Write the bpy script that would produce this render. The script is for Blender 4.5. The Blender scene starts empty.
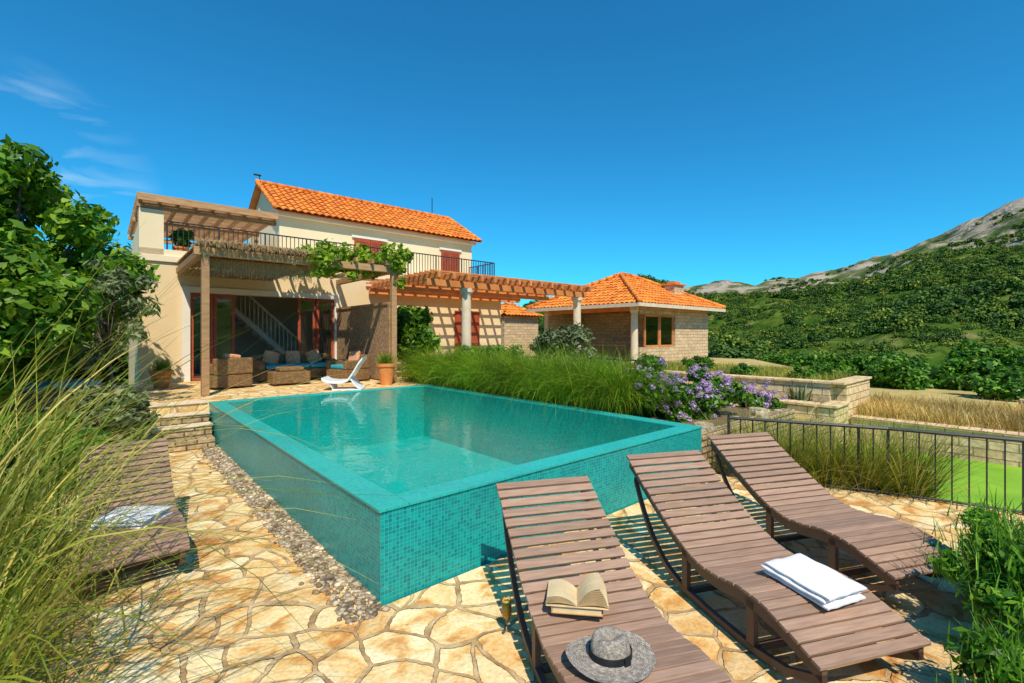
import bpy, math, random, bisect
import numpy as np
from mathutils import Vector, Matrix, noise
rad=math.radians
R=np.random.default_rng(7); random.seed(7)
sc=bpy.context.scene
BX,BY=-0.94,3.36
ANG=rad(41.0)
FR=Matrix.Translation((BX,BY,0))@Matrix.Rotation(ANG,4,'Z')
CA,SA=math.cos(ANG),math.sin(ANG)
def W(s,t,z=0): return (BX+CA*s-SA*t, BY+SA*s+CA*t, z)

# ---------------------------------------------------------------- materials
def newmat(name):
    m=bpy.data.materials.new(name); m.use_nodes=True
    nt=m.node_tree; b=nt.nodes['Principled BSDF']
    return m,nt,b
def ramp(nt,stops,interp='LINEAR'):
    r=nt.nodes.new('ShaderNodeValToRGB'); e=r.color_ramp; e.interpolation=interp
    while len(e.elements)<len(stops): e.elements.new(0.5)
    for el,(p,c) in zip(e.elements,stops):
        el.position=p; el.color=(c[0],c[1],c[2],1) if not isinstance(c,(int,float)) else (c,c,c,1)
    return r
def coords(nt,kind='Object',scale=(1,1,1)):
    tc=nt.nodes.new('ShaderNodeTexCoord'); mp=nt.nodes.new('ShaderNodeMapping')
    mp.inputs['Scale'].default_value=scale
    nt.links.new(tc.outputs[kind],mp.inputs['Vector']); return mp.outputs[0]
def nz(nt,vec,scale,detail=4,dist=0):
    n=nt.nodes.new('ShaderNodeTexNoise'); n.inputs['Scale'].default_value=scale
    n.inputs['Detail'].default_value=detail; n.inputs['Distortion'].default_value=dist
    nt.links.new(vec,n.inputs['Vector']); return n
def addbump(nt,b,h,strength=.3,dist=.02,prev=None):
    bp=nt.nodes.new('ShaderNodeBump'); bp.inputs['Strength'].default_value=strength
    bp.inputs['Distance'].default_value=dist
    nt.links.new(h,bp.inputs['Height'])
    if prev is not None: nt.links.new(prev,bp.inputs['Normal'])
    nt.links.new(bp.outputs[0],b.inputs['Normal']); return bp.outputs[0]
def mixc(nt,f,a,b_,mode='MIX'):
    m=nt.nodes.new('ShaderNodeMix'); m.data_type='RGBA'; m.blend_type=mode
    for k,v in ((0,f),(6,a),(7,b_)):
        if hasattr(v,'is_output') or hasattr(v,'links'): nt.links.new(v,m.inputs[k])
        elif k==0: m.inputs[0].default_value=v
        else: m.inputs[k].default_value=(v[0],v[1],v[2],1)
    return m.outputs[2]
def pmat(name,c1,c2,scale=4,rough=.7,bump=.2,bd=.02,kind='Object',st=(1,1,1),spec=.3,bscale=None,island=0):
    m,nt,b=newmat(name); v=coords(nt,kind,st)
    n=nz(nt,v,scale,6); r=ramp(nt,[(.3,c1),(.7,c2)]); nt.links.new(n.outputs['Fac'],r.inputs[0])
    c=r.outputs[0]
    if island:
        g=nt.nodes.new('ShaderNodeNewGeometry'); ri=ramp(nt,[(0,1-island),(1,1+island)]); nt.links.new(g.outputs['Random Per Island'],ri.inputs[0])
        c=mixc(nt,1.0,c,ri.outputs[0],'MULTIPLY')
    nt.links.new(c,b.inputs['Base Color'])
    b.inputs['Roughness'].default_value=rough; b.inputs['Specular IOR Level'].default_value=spec
    if bump:
        n2=nz(nt,v,bscale or scale*6,5); addbump(nt,b,n2.outputs['Fac'],bump,bd)
    return m
def leafmat(name,c1,c2,c3,trans=.3,nscale=.8,rough=.5,objrand=False):
    m,nt,b=newmat(name)
    g=nt.nodes.new('ShaderNodeNewGeometry')
    r=ramp(nt,[(0,c1),(.55,c2),(1,c3)]); nt.links.new(g.outputs['Random Per Island'],r.inputs[0])
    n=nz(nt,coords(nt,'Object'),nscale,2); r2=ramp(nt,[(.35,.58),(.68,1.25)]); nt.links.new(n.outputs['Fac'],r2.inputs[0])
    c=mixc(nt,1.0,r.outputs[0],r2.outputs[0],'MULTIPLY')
    if objrand:
        oi=nt.nodes.new('ShaderNodeObjectInfo'); r3=ramp(nt,[(0,(.35,.5,.4)),(.4,(.75,.85,.8)),(.78,(1.3,1.15,1.0)),(1,(2.3,1.6,1.6))]); nt.links.new(oi.outputs['Random'],r3.inputs[0])
        c=mixc(nt,1.0,c,r3.outputs[0],'MULTIPLY')
    nt.links.new(c,b.inputs['Base Color']); b.inputs['Roughness'].default_value=rough
    b.inputs['Specular IOR Level'].default_value=.35
    if trans>0:
        tr=nt.nodes.new('ShaderNodeBsdfTranslucent'); nt.links.new(c,tr.inputs[0])
        ms=nt.nodes.new('ShaderNodeMixShader'); ms.inputs[0].default_value=trans
        nt.links.new(b.outputs[0],ms.inputs[1]); nt.links.new(tr.outputs[0],ms.inputs[2])
        nt.links.new(ms.outputs[0],nt.nodes['Material Output'].inputs[0])
    return m
def brickmat(name,c1,c2,cm,bw,rh,ms,off=.5,rough=.8,bump=.6,bd=.02,spec=.3,nscale=9,namp=.5):
    m,nt,b=newmat(name); tc=nt.nodes.new('ShaderNodeTexCoord')
    br=nt.nodes.new('ShaderNodeTexBrick'); nt.links.new(tc.outputs['UV'],br.inputs['Vector'])
    br.offset=off; I=br.inputs
    I['Color1'].default_value=(*c1,1); I['Color2'].default_value=(*c2,1); I['Mortar'].default_value=(*cm,1)
    I['Scale'].default_value=1; I['Brick Width'].default_value=bw; I['Row Height'].default_value=rh
    I['Mortar Size'].default_value=ms; I['Mortar Smooth'].default_value=.3
    n=nz(nt,tc.outputs['Object'],nscale,6); r=ramp(nt,[(.25,1-namp),(.75,1+namp*.5)]); nt.links.new(n.outputs['Fac'],r.inputs[0])
    c=mixc(nt,1.0,br.outputs['Color'],r.outputs[0],'MULTIPLY')
    nt.links.new(c,b.inputs['Base Color']); b.inputs['Roughness'].default_value=rough; b.inputs['Specular IOR Level'].default_value=spec
    inv=nt.nodes.new('ShaderNodeMath'); inv.operation='MULTIPLY_ADD'; inv.inputs[1].default_value=-1
    nt.links.new(br.outputs['Fac'],inv.inputs[0]); nt.links.new(n.outputs['Fac'],inv.inputs[2])
    if bump: addbump(nt,b,inv.outputs[0],bump,bd)
    return m

M={}
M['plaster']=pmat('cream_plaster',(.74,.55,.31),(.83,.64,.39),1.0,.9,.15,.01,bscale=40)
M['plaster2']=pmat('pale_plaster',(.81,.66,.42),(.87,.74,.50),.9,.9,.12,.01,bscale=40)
M['white']=pmat('white_trim',(.80,.72,.60),(.85,.78,.67),3,.6,.05)
M['wood']=pmat('weathered_wood',(.34,.18,.085),(.50,.29,.14),3,.7,.4,.01,st=(1,1,6),island=.2)
M['woodr']=pmat('red_stained_wood',(.56,.18,.055),(.72,.29,.09),3,.55,.2,.01,island=.2)
M['frame']=pmat('door_frame_wood',(.34,.065,.03),(.42,.10,.045),6,.4,.1)
M['slat']=pmat('lounger_slat',(.29,.175,.12),(.41,.26,.18),5,.6,.4,.004,st=(1.2,14,14),spec=.25,island=.18)
M['slatd']=pmat('lounger_rail',(.10,.06,.045),(.15,.09,.065),8,.5,.2,.004)
M['iron']=pmat('dark_iron',(.018,.018,.02),(.03,.03,.032),8,.45,0,spec=.5)
M['soil']=pmat('soil',(.13,.085,.05),(.22,.15,.08),3,1,.5,.05)
M['terra']=pmat('terracotta',(.60,.20,.05),(.70,.28,.08),5,.8,.2,.01)
M['towel']=pmat('white_towel',(.82,.80,.80),(.86,.85,.85),30,.95,.8,.005,bscale=260)
M['floorin']=pmat('interior_floor',(.36,.24,.14),(.45,.31,.18),4,.4,0)
M['bark']=pmat('bark',(.10,.07,.05),(.2,.15,.11),12,.95,.7,.02,st=(1,1,.3))
M['stonecol']=pmat('limestone_column',(.64,.51,.36),(.76,.63,.46),6,.85,.4,.01)
M['rock']=pmat('garden_stone',(.36,.28,.18),(.58,.48,.33),4,.9,.8,.05)
M['wall']=brickmat('limestone_blocks',(.88,.66,.37),(.72,.50,.25),(.36,.24,.12),.42,.17,.010,nscale=7,bump=.9,bd=.03,namp=.3)
M['wall2']=brickmat('warm_limestone_blocks',(.90,.62,.38),(.76,.49,.27),(.38,.23,.12),.42,.17,.010,nscale=7,bump=.9,bd=.03,namp=.3)
M['pavwall']=brickmat('stone_blocks',(.74,.55,.34),(.58,.42,.25),(.38,.26,.16),.36,.15,.008,nscale=7,bump=.8,bd=.02,namp=.3)
M['rubble']=brickmat('dry_stone',(.60,.43,.25),(.42,.29,.16),(.12,.08,.045),.30,.09,.012,nscale=10,bump=1,bd=.04)
M['mosaic']=brickmat('teal_mosaic',(.003,.36,.33),(.002,.19,.22),(.04,.44,.40),.030,.030,.0022,off=0,rough=.35,bump=.15,bd=.001,spec=.3,nscale=1.3,namp=.18)
M['rim']=brickmat('teal_mosaic_rim',(.012,.49,.40),(.008,.36,.33),(.09,.53,.45),.030,.030,.0022,off=0,rough=.35,bump=.1,bd=.001,spec=.4,nscale=2,namp=.12)
M['basin']=brickmat('pool_basin_mosaic',(.010,.52,.48),(.004,.36,.37),(.05,.54,.50),.030,.030,.0022,off=0,rough=.4,bump=0,nscale=1,namp=.12)
M['tile']=brickmat('clay_tiles',(.92,.31,.045),(.72,.18,.025),(.36,.09,.02),1,1,.02,off=0,rough=.75,bump=.1,nscale=3,namp=.35)
M['reed']=pmat('reed_matting',(.24,.15,.07),(.58,.40,.20),9,.9,.7,.02,st=(9,.5,2))
M['wicker']=brickmat('wicker',(.52,.30,.12),(.34,.18,.07),(.06,.04,.02),.05,.02,.004,rough=.6,bump=.8,bd=.006,nscale=20)
M['screen']=brickmat('woven_screen',(.60,.38,.21),(.44,.27,.15),(.14,.08,.05),.12,.03,.004,rough=.8,bump=.8,bd=.01,nscale=10)
M['straw']=brickmat('hat_straw',(.66,.57,.46),(.32,.28,.24),(.14,.12,.11),.010,.006,.0008,rough=.9,bump=.8,bd=.002,nscale=40)
M['black']=pmat('black_ribbon',(.01,.01,.012),(.018,.018,.02),20,.7,.1)
M['paper']=brickmat('book_pages',(.86,.69,.42),(.76,.58,.32),(.58,.42,.22),.5,.0035,.0006,rough=.9,bump=.3,bd=.001,nscale=9,namp=.2)
M['cover']=pmat('book_cover',(.55,.30,.09),(.60,.34,.13),10,.5,.05)
M['whitep']=pmat('white_plastic',(.80,.79,.77),(.84,.83,.81),3,.3,0,spec=.5)
M['cushg']=pmat('green_cushion',(.10,.20,.12),(.36,.38,.18),14,.9,.2)
M['cusho']=pmat('orange_cushion',(.62,.17,.06),(.65,.45,.26),14,.9,.2)
M['cushb']=pmat('turquoise_fabric',(.03,.26,.33),(.07,.36,.42),5,.9,.2)
M['lawn']=pmat('turf',(.17,.36,.02),(.26,.47,.03),1.5,.9,.25,.01,bscale=200)
M['field']=pmat('dry_field',(.36,.28,.09),(.58,.44,.17),2,1,.5,.05)
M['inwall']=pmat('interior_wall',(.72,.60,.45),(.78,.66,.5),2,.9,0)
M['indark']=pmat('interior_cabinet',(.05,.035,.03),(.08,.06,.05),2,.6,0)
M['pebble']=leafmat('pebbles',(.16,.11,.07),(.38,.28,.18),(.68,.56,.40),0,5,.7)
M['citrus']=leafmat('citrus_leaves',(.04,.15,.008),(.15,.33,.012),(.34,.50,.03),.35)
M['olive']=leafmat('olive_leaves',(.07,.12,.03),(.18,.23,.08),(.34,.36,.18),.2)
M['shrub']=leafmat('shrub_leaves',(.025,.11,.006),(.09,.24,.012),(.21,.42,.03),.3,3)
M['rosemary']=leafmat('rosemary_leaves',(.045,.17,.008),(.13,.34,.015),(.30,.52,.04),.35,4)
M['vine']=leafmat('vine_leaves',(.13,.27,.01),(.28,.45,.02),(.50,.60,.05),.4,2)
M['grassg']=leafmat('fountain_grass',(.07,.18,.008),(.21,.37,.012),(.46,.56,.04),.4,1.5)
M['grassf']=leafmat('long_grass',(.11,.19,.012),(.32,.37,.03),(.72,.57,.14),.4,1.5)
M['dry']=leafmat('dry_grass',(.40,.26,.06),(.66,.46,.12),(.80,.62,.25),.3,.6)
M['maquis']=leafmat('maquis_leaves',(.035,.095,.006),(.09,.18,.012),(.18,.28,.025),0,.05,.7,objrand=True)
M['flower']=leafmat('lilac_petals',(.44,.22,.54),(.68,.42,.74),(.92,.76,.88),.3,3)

def paving(name):
    m,nt,b=newmat(name); tc=nt.nodes.new('ShaderNodeTexCoord')
    n=nz(nt,tc.outputs['Object'],1.3,1)
    vm=nt.nodes.new('ShaderNodeVectorMath'); vm.operation='MULTIPLY_ADD'
    vm.inputs[1].default_value=(.55,.55,0); nt.links.new(n.outputs['Color'],vm.inputs[0]); nt.links.new(tc.outputs['Object'],vm.inputs[2])
    nb=nz(nt,tc.outputs['Object'],16,2)
    vm2=nt.nodes.new('ShaderNodeVectorMath'); vm2.operation='MULTIPLY_ADD'
    vm2.inputs[1].default_value=(.022,.022,0); nt.links.new(nb.outputs['Color'],vm2.inputs[0]); nt.links.new(vm.outputs[0],vm2.inputs[2])
    outs=[]
    for f in ('F1','DISTANCE_TO_EDGE'):
        v=nt.nodes.new('ShaderNodeTexVoronoi'); v.voronoi_dimensions='2D'; v.feature=f; v.inputs['Scale'].default_value=3.3
        v.inputs['Randomness'].default_value=1.0
        nt.links.new(vm2.outputs[0],v.inputs['Vector']); outs.append(v)
    sep=nt.nodes.new('ShaderNodeSeparateColor'); nt.links.new(outs[0].outputs['Color'],sep.inputs[0])
    r=ramp(nt,[(0,(.82,.57,.28)),(.2,(.91,.74,.45)),(.4,(.84,.61,.31)),(.6,(.94,.80,.53)),(.8,(.70,.48,.24)),(1,(.90,.71,.42))])
    nt.links.new(sep.outputs[0],r.inputs[0])
    n2=nz(nt,tc.outputs['Object'],4.5,8,.7); r2=ramp(nt,[(.36,(.70,.38,.14)),(.45,(.96,.76,.48)),(.54,(1,.96,.86)),(.7,(1.04,1.04,1.0))]); nt.links.new(n2.outputs['Fac'],r2.inputs[0])
    c=mixc(nt,.9,r.outputs[0],r2.outputs[0],'MULTIPLY')
    nf=nz(nt,tc.outputs['Object'],40,5); rf=ramp(nt,[(.3,.78),(.6,1.04)]); nt.links.new(nf.outputs['Fac'],rf.inputs[0]); c=mixc(nt,1.0,c,rf.outputs[0],'MULTIPLY')
    mr=nt.nodes.new('ShaderNodeMapRange'); mr.inputs[1].default_value=.040; mr.inputs[2].default_value=.056
    n4=nz(nt,tc.outputs['Object'],18,3)
    ad=nt.nodes.new('ShaderNodeMath'); ad.operation='MULTIPLY_ADD'; ad.inputs[1].default_value=-.07
    nt.links.new(n4.outputs['Fac'],ad.inputs[0]); nt.links.new(outs[1].outputs['Distance'],ad.inputs[2])
    ad2=nt.nodes.new('ShaderNodeMath'); ad2.operation='ADD'; ad2.inputs[1].default_value=.033; nt.links.new(ad.outputs[0],ad2.inputs[0])
    nt.links.new(ad2.outputs[0],mr.inputs[0])
    n3=nz(nt,tc.outputs['Object'],6,6); r3=ramp(nt,[(.35,(.34,.19,.08)),(.5,(.50,.33,.16)),(.68,(.68,.50,.29))]); nt.links.new(n3.outputs['Fac'],r3.inputs[0])
    c2=mixc(nt,mr.outputs[0],r3.outputs[0],c)
    nt.links.new(c2,b.inputs['Base Color']); b.inputs['Roughness'].default_value=.75; b.inputs['Specular IOR Level'].default_value=.25
    p=addbump(nt,b,mr.outputs[0],.9,.02); p=addbump(nt,b,n2.outputs['Fac'],.8,.04,p); addbump(nt,b,nf.outputs['Fac'],.4,.008,p)
    return m
M['paving']=paving('crazy_paving')
m,nt,b=newmat('pool_water'); M['water']=m
nt.nodes.remove(b)
tr=nt.nodes.new('ShaderNodeBsdfTransparent'); tr.inputs[0].default_value=(.60,.97,.96,1)
gl=nt.nodes.new('ShaderNodeBsdfGlossy'); gl.inputs['Roughness'].default_value=.02
fr=nt.nodes.new('ShaderNodeFresnel'); fr.inputs[0].default_value=1.26
ms=nt.nodes.new('ShaderNodeMixShader')
v=coords(nt,'Object'); n=nz(nt,v,4.5,3,.4); bp=nt.nodes.new('ShaderNodeBump'); bp.inputs['Strength'].default_value=.18; bp.inputs['Distance'].default_value=.03
nt.links.new(n.outputs['Fac'],bp.inputs['Height']); nt.links.new(bp.outputs[0],gl.inputs['Normal']); nt.links.new(bp.outputs[0],fr.inputs['Normal'])
nt.links.new(fr.outputs[0],ms.inputs[0]); nt.links.new(tr.outputs[0],ms.inputs[1]); nt.links.new(gl.outputs[0],ms.inputs[2])
nt.links.new(ms.outputs[0],nt.nodes['Material Output'].inputs[0])
def glassmat(name,tint,ior=1.45):
    m,nt,b=newmat(name); nt.nodes.remove(b)
    tr=nt.nodes.new('ShaderNodeBsdfTransparent'); tr.inputs[0].default_value=(*tint,1)
    gl=nt.nodes.new('ShaderNodeBsdfGlossy'); gl.inputs['Roughness'].default_value=.01
    fr=nt.nodes.new('ShaderNodeFresnel'); fr.inputs[0].default_value=ior
    ms=nt.nodes.new('ShaderNodeMixShader')
    nt.links.new(fr.outputs[0],ms.inputs[0]); nt.links.new(tr.outputs[0],ms.inputs[1]); nt.links.new(gl.outputs[0],ms.inputs[2])
    nt.links.new(ms.outputs[0],nt.nodes['Material Output'].inputs[0]); return m
M['glass']=glassmat('window_glass',(.8,.85,.85),1.9)
M['clearglass']=glassmat('clear_glass',(.93,.93,.93))
M['drink']=pmat('orange_drink',(.85,.45,.05),(.9,.55,.08),4,.2,0)

# ---------------------------------------------------------------- mesh builder
class MB:
    def __init__(s): s.V=[]; s.F=[]; s.UV={}
    def box(s,x0,x1,y0,y1,z0,z1,mat=None):
        i=len(s.V)
        P=[(x0,y0,z0),(x1,y0,z0),(x1,y1,z0),(x0,y1,z0),(x0,y0,z1),(x1,y0,z1),(x1,y1,z1),(x0,y1,z1)]
        if mat is not None: P=[tuple(mat@Vector(p)) for p in P]
        s.V+=P
        for f in ((3,2,1,0),(4,5,6,7),(0,1,5,4),(1,2,6,5),(2,3,7,6),(3,0,4,7)): s.F.append(tuple(i+k for k in f))
        return s
    def poly(s,pts,uv=None):
        i=len(s.V); s.V+=[tuple(p) for p in pts]; s.F.append(tuple(range(i,i+len(pts))))
        if uv: s.UV[len(s.F)-1]=uv
        return s
    def prism(s,pts,z0,z1):
        n=len(pts); i=len(s.V)
        s.V+=[(p[0],p[1],z0) for p in pts]+[(p[0],p[1],z1) for p in pts]
        s.F.append(tuple(range(i+n-1,i-1,-1))); s.F.append(tuple(range(i+n,i+2*n)))
        for k in range(n): s.F.append((i+k,i+(k+1)%n,i+n+(k+1)%n,i+n+k))
        return s
    def tube(s,path,rs,n=8,cap=True):
        i0=len(s.V); path=[Vector(p) for p in path]
        if not hasattr(rs,'__len__'): rs=[rs]*len(path)
        for k,p in enumerate(path):
            d=(path[min(k+1,len(path)-1)]-path[max(k-1,0)]).normalized()
            a=Vector((0,0,1)) if abs(d.z)<.9 else Vector((1,0,0))
            u=d.cross(a).normalized(); w=d.cross(u).normalized()
            for j in range(n):
                an=2*math.pi*j/n; s.V.append(tuple(p+(u*math.cos(an)+w*math.sin(an))*rs[k]))
        for k in range(len(path)-1):
            for j in range(n):
                a=i0+k*n+j; b=i0+k*n+(j+1)%n; s.F.append((a,b,b+n,a+n))
        if cap:
            s.F.append(tuple(i0+j for j in range(n))[::-1]); e=i0+(len(path)-1)*n; s.F.append(tuple(e+j for j in range(n)))
        return s
    def revolve(s,prof,n=24,c=(0,0,0)):
        i0=len(s.V)
        for r,z in prof:
            for j in range(n):
                a=2*math.pi*j/n; s.V.append((c[0]+r*math.cos(a),c[1]+r*math.sin(a),c[2]+z))
        for k in range(len(prof)-1):
            for j in range(n):
                a=i0+k*n+j; b=i0+k*n+(j+1)%n; s.F.append((a,b,b+n,a+n))
        return s
    def grid(s,fn,nu,nv,uvs=None):
        i0=len(s.V)
        for a in range(nu+1):
            for b in range(nv+1): s.V.append(tuple(fn(a/nu,b/nv)))
        for a in range(nu):
            for b in range(nv):
                k=i0+a*(nv+1)+b; s.F.append((k,k+nv+1,k+nv+2,k+1))
        return s
    def build(s,name,mat,parent=None,frame=False,smooth=False,bevel=0,loc=None,rotz=None,subsurf=0):
        me=bpy.data.meshes.new(name); me.from_pydata(s.V,[],s.F); me.update()
        uv=me.uv_layers.new(name='UVMap').data
        for p in me.polygons:
            n=p.normal; ex=s.UV.get(p.index)
            for q,li in enumerate(p.loop_indices):
                if ex: uv[li].uv=ex[q]; continue
                c=me.vertices[me.loops[li].vertex_index].co
                if abs(n.z)>=abs(n.x) and abs(n.z)>=abs(n.y): uv[li].uv=(c.x,c.y)
                elif abs(n.x)>abs(n.y): uv[li].uv=(c.y,c.z)
                else: uv[li].uv=(c.x,c.z)
            p.use_smooth=smooth
        me.materials.append(M[mat] if isinstance(mat,str) else mat)
        o=bpy.data.objects.new(name,me); sc.collection.objects.link(o)
        if parent: o.parent=parent
        if frame: o.matrix_world=FR
        if loc is not None: o.location=loc
        if rotz is not None: o.rotation_euler=(0,0,rotz)
        if bevel:
            bv=o.modifiers.new('bevel','BEVEL'); bv.width=bevel; bv.segments=2; bv.limit_method='ANGLE'
        if subsurf:
            ss=o.modifiers.new('ss','SUBSURF'); ss.levels=subsurf; ss.render_levels=subsurf
        return o
def empty(name,frame=True,loc=None,rotz=0):
    o=bpy.data.objects.new(name,None); sc.collection.objects.link(o)
    if loc is not None: o.location=loc; o.rotation_euler=(0,0,rotz)
    elif frame: o.matrix_world=FR
    return o
def npmesh(name,V,F,mat,parent=None,loc=None,smooth=False):
    V=np.asarray(V,dtype=np.float32).reshape(-1,3); F=np.asarray(F,dtype=np.int32).reshape(-1,4)
    me=bpy.data.meshes.new(name); me.vertices.add(len(V)); me.vertices.foreach_set('co',V.ravel())
    me.loops.add(F.size); me.loops.foreach_set('vertex_index',F.ravel())
    me.polygons.add(len(F)); me.polygons.foreach_set('loop_start',np.arange(0,F.size,4,dtype=np.int32))
    me.polygons.foreach_set('loop_total',np.full(len(F),4,dtype=np.int32))
    me.update(calc_edges=True); me.validate()
    me.materials.append(M[mat])
    if smooth: me.polygons.foreach_set('use_smooth',np.ones(len(me.polygons),dtype=bool))
    o=bpy.data.objects.new(name,me); sc.collection.objects.link(o)
    if parent: o.parent=parent
    if loc is not None: o.location=loc
    return o
def unit(a): return a/(np.linalg.norm(a,axis=-1,keepdims=True)+1e-9)
def leaves(clumps,n,size,elong=2.0,up=.4,inner=.55):
    clumps=np.asarray(clumps,float); w=clumps[:,3]**2; idx=R.choice(len(clumps),n,p=w/w.sum())
    d=unit(R.normal(size=(n,3))); rr=clumps[idx,3]*(inner+(1-inner)*R.random(n))*(1+.12*R.normal(size=n))
    p=clumps[idx,:3]+d*rr[:,None]*np.array([1,1,.85])
    nn=unit(d*.7+R.normal(size=(n,3))*.55+np.array([0,0,up]))
    t=unit(np.cross(nn,R.normal(size=(n,3)))); b=np.cross(nn,t)
    sz=size*(.6+.8*R.random(n))[:,None]
    a=p-t*sz*elong/2; c=p+t*sz*elong/2; e=p+b*sz/2+nn*sz*.12; f=p-b*sz/2+nn*sz*.12
    V=np.stack([a,f,c,e],1).reshape(-1,3); F=np.arange(4*n).reshape(-1,4)
    return V,F
def clumpset(c,rad3,K,r0,r1,shell=.45):
    d=unit(R.normal(size=(K,3))); q=shell+(1-shell)*R.random(K)
    p=np.array(c)+d*q[:,None]*np.array(rad3)
    return np.concatenate([p,(r0+(r1-r0)*R.random(K))[:,None]],1)
def blades(base,L,tilt0,tilt1,droop,width,seg=5,az=None):
    n=len(base); L=L*(.6+.5*R.random(n)); az=R.random(n)*2*math.pi if az is None else az
    h=np.stack([np.cos(az),np.sin(az),np.zeros(n)],1)
    a=tilt0+(tilt1-tilt0)*R.random(n); dr=droop*(.4+1.0*R.random(n))
    side=unit(np.cross(h,np.array([0,0,1.]))+R.normal(size=(n,3))*.35)
    P=[];ang=a.copy(); pos=base.copy(); w0=width*(.6+.7*R.random(n))
    for k in range(seg+1):
        t=k/seg; w=(w0*(1-t**1.6)+width*.05)[:,None]*side*.5
        P.append(pos-w); P.append(pos+w)
        step=(L/seg)[:,None]
        pos=pos+step*(h*np.sin(ang)[:,None]+np.array([0,0,1.])*np.cos(ang)[:,None])
        ang=ang+dr/seg*(1+t)
    V=np.stack(P,1); m_=2*(seg+1); F=[]
    off=(np.arange(n)*m_)[:,None]
    for k in range(seg): F.append(off+np.array([2*k,2*k+1,2*k+3,2*k+2]))
    return V.reshape(-1,3),np.stack(F,1).reshape(-1,4)
def tree(name,base,trunk_h,crown_c,crown_r,K,r0,r1,nleaf,lsize,mat,tr=.12,elong=2.0,leafname='foliage'):
    e=empty(name,loc=base)
    cl=clumpset(crown_c,crown_r,K,r0,r1)
    mb=MB(); top=Vector((crown_c[0]*.3,crown_c[1]*.3,trunk_h))
    mb.tube([(0,0,-.1),(.03,.02,trunk_h*.5),top],[tr,tr*.8,tr*.65])
    for k in range(0,len(cl),2):
        c=Vector(cl[k,:3]); mid=top.lerp(c,.5)+Vector((random.uniform(-.15,.15),random.uniform(-.15,.15),.1))
        mb.tube([top*.98,mid,c],[tr*.45,tr*.28,tr*.08],6)
    mb.build('trunk',"bark",e,smooth=True)
    V,F=leaves(cl,nleaf,lsize,elong); npmesh(leafname,V,F,mat,e)
    return e

# ---------------------------------------------------------------- terrain
def interp(x,pts):
    return float(np.interp(x,[p[0] for p in pts],[p[1] for p in pts]))
E1=[(-180,.02),(-90,.015),(-10,.03),(0,.05),(6,.07),(10.6,.085),(13,.105),(15.2,.114),(17,.106),(18.9,.09),(21.8,.070),(27,.070),(31.5,.076),(36,.092),(42,.113),(47.5,.128),(60,.13),(100,.12),(150,.03),(180,.02)]
E2=[(-180,.02),(-60,.02),(0,.04),(15,.07),(21.8,.093),(27,.095),(31.5,.104),(36,.118),(39.5,.137),(42,.148),(44,.162),(47.5,.188),(60,.23),(100,.2),(150,.05),(180,.02)]
def hz(x,y):
    r=math.hypot(x,y); az=math.degrees(math.atan2(x,y))
    c1=1.93+230*interp(az,E1); c2=1.93+650*interp(az,E2)
    def ss(a,b): 
        t=min(max((r-a)/(b-a),0),1); return t*t*(3-2*t)
    z=-.7
    if r>26: z=-.7-9.3*ss(26,60)
    if r>60: z=-10+(c1+10)*min((r-60)/170,1)**.85 if r<=230 else c1-6*ss(230,330)
    if r>330: z=(c1-6)+(c2-c1+6)*min((r-330)/320,1)**.9 if r<650 else c2*(1-ss(650,1500))+ -20*ss(650,1500)
    if r>62:
        amp=min((r-62)/60,1)
        z+=amp*(4.8 if r<210 else max(4.8-(r-210)/8,2.5))*noise.fractal(Vector((x/34,y/34,0)),1,2,4)
        if r>300: z+=min((r-300)/200,1)*11*noise.fractal(Vector((x/70,y/70,3)),1,2,6)*min(1,abs(c2)/60)
    return z
rs=[0,8,16,22,26,32,40,50,60]+list(np.linspace(66,340,60))+list(np.linspace(350,800,70))+[900,1050,1300,1600,2200,3500]
azs=list(np.linspace(-180,-5,40))+list(np.linspace(-3,62,230))+list(np.linspace(65,178,25))
V=[];F=[]
for r in rs:
    for a in azs:
        x=r*math.sin(rad(a)); y=r*math.cos(rad(a)); V.append((x,y,hz(x,y) if r>0 else -.7))
na=len(azs)
for i in range(len(rs)-1):
    for j in range(na):
        F.append((i*na+j,i*na+(j+1)%na,(i+1)*na+(j+1)%na,(i+1)*na+j))
m,nt,b=newmat('terrain'); M['terrain']=m
tc=nt.nodes.new('ShaderNodeTexCoord'); ln=nt.nodes.new('ShaderNodeVectorMath'); ln.operation='LENGTH'; nt.links.new(tc.outputs['Object'],ln.inputs[0])
n=nz(nt,tc.outputs['Object'],.16,8); g=ramp(nt,[(.35,(.035,.085,.01)),(.57,(.09,.14,.022)),(.72,(.24,.22,.09))]); nt.links.new(n.outputs['Fac'],g.inputs[0])
n2=nz(nt,tc.outputs['Object'],.04,12,.5); rk=ramp(nt,[(.38,(.06,.11,.028)),(.47,(.14,.15,.07)),(.53,(.32,.27,.20)),(.75,(.46,.40,.33))]); nt.links.new(n2.outputs['Fac'],rk.inputs[0])
mr=nt.nodes.new('ShaderNodeMapRange'); mr.inputs[1].default_value=290; mr.inputs[2].default_value=360; nt.links.new(ln.outputs['Value'],mr.inputs[0])
c=mixc(nt,mr.outputs[0],g.outputs[0],rk.outputs[0]); nt.links.new(c,b.inputs['Base Color']); b.inputs['Roughness'].default_value=1; b.inputs['Specular IOR Level'].default_value=0
addbump(nt,b,n2.outputs['Fac'],1,12)
npmesh('terrain',V,F,'terrain')

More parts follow.
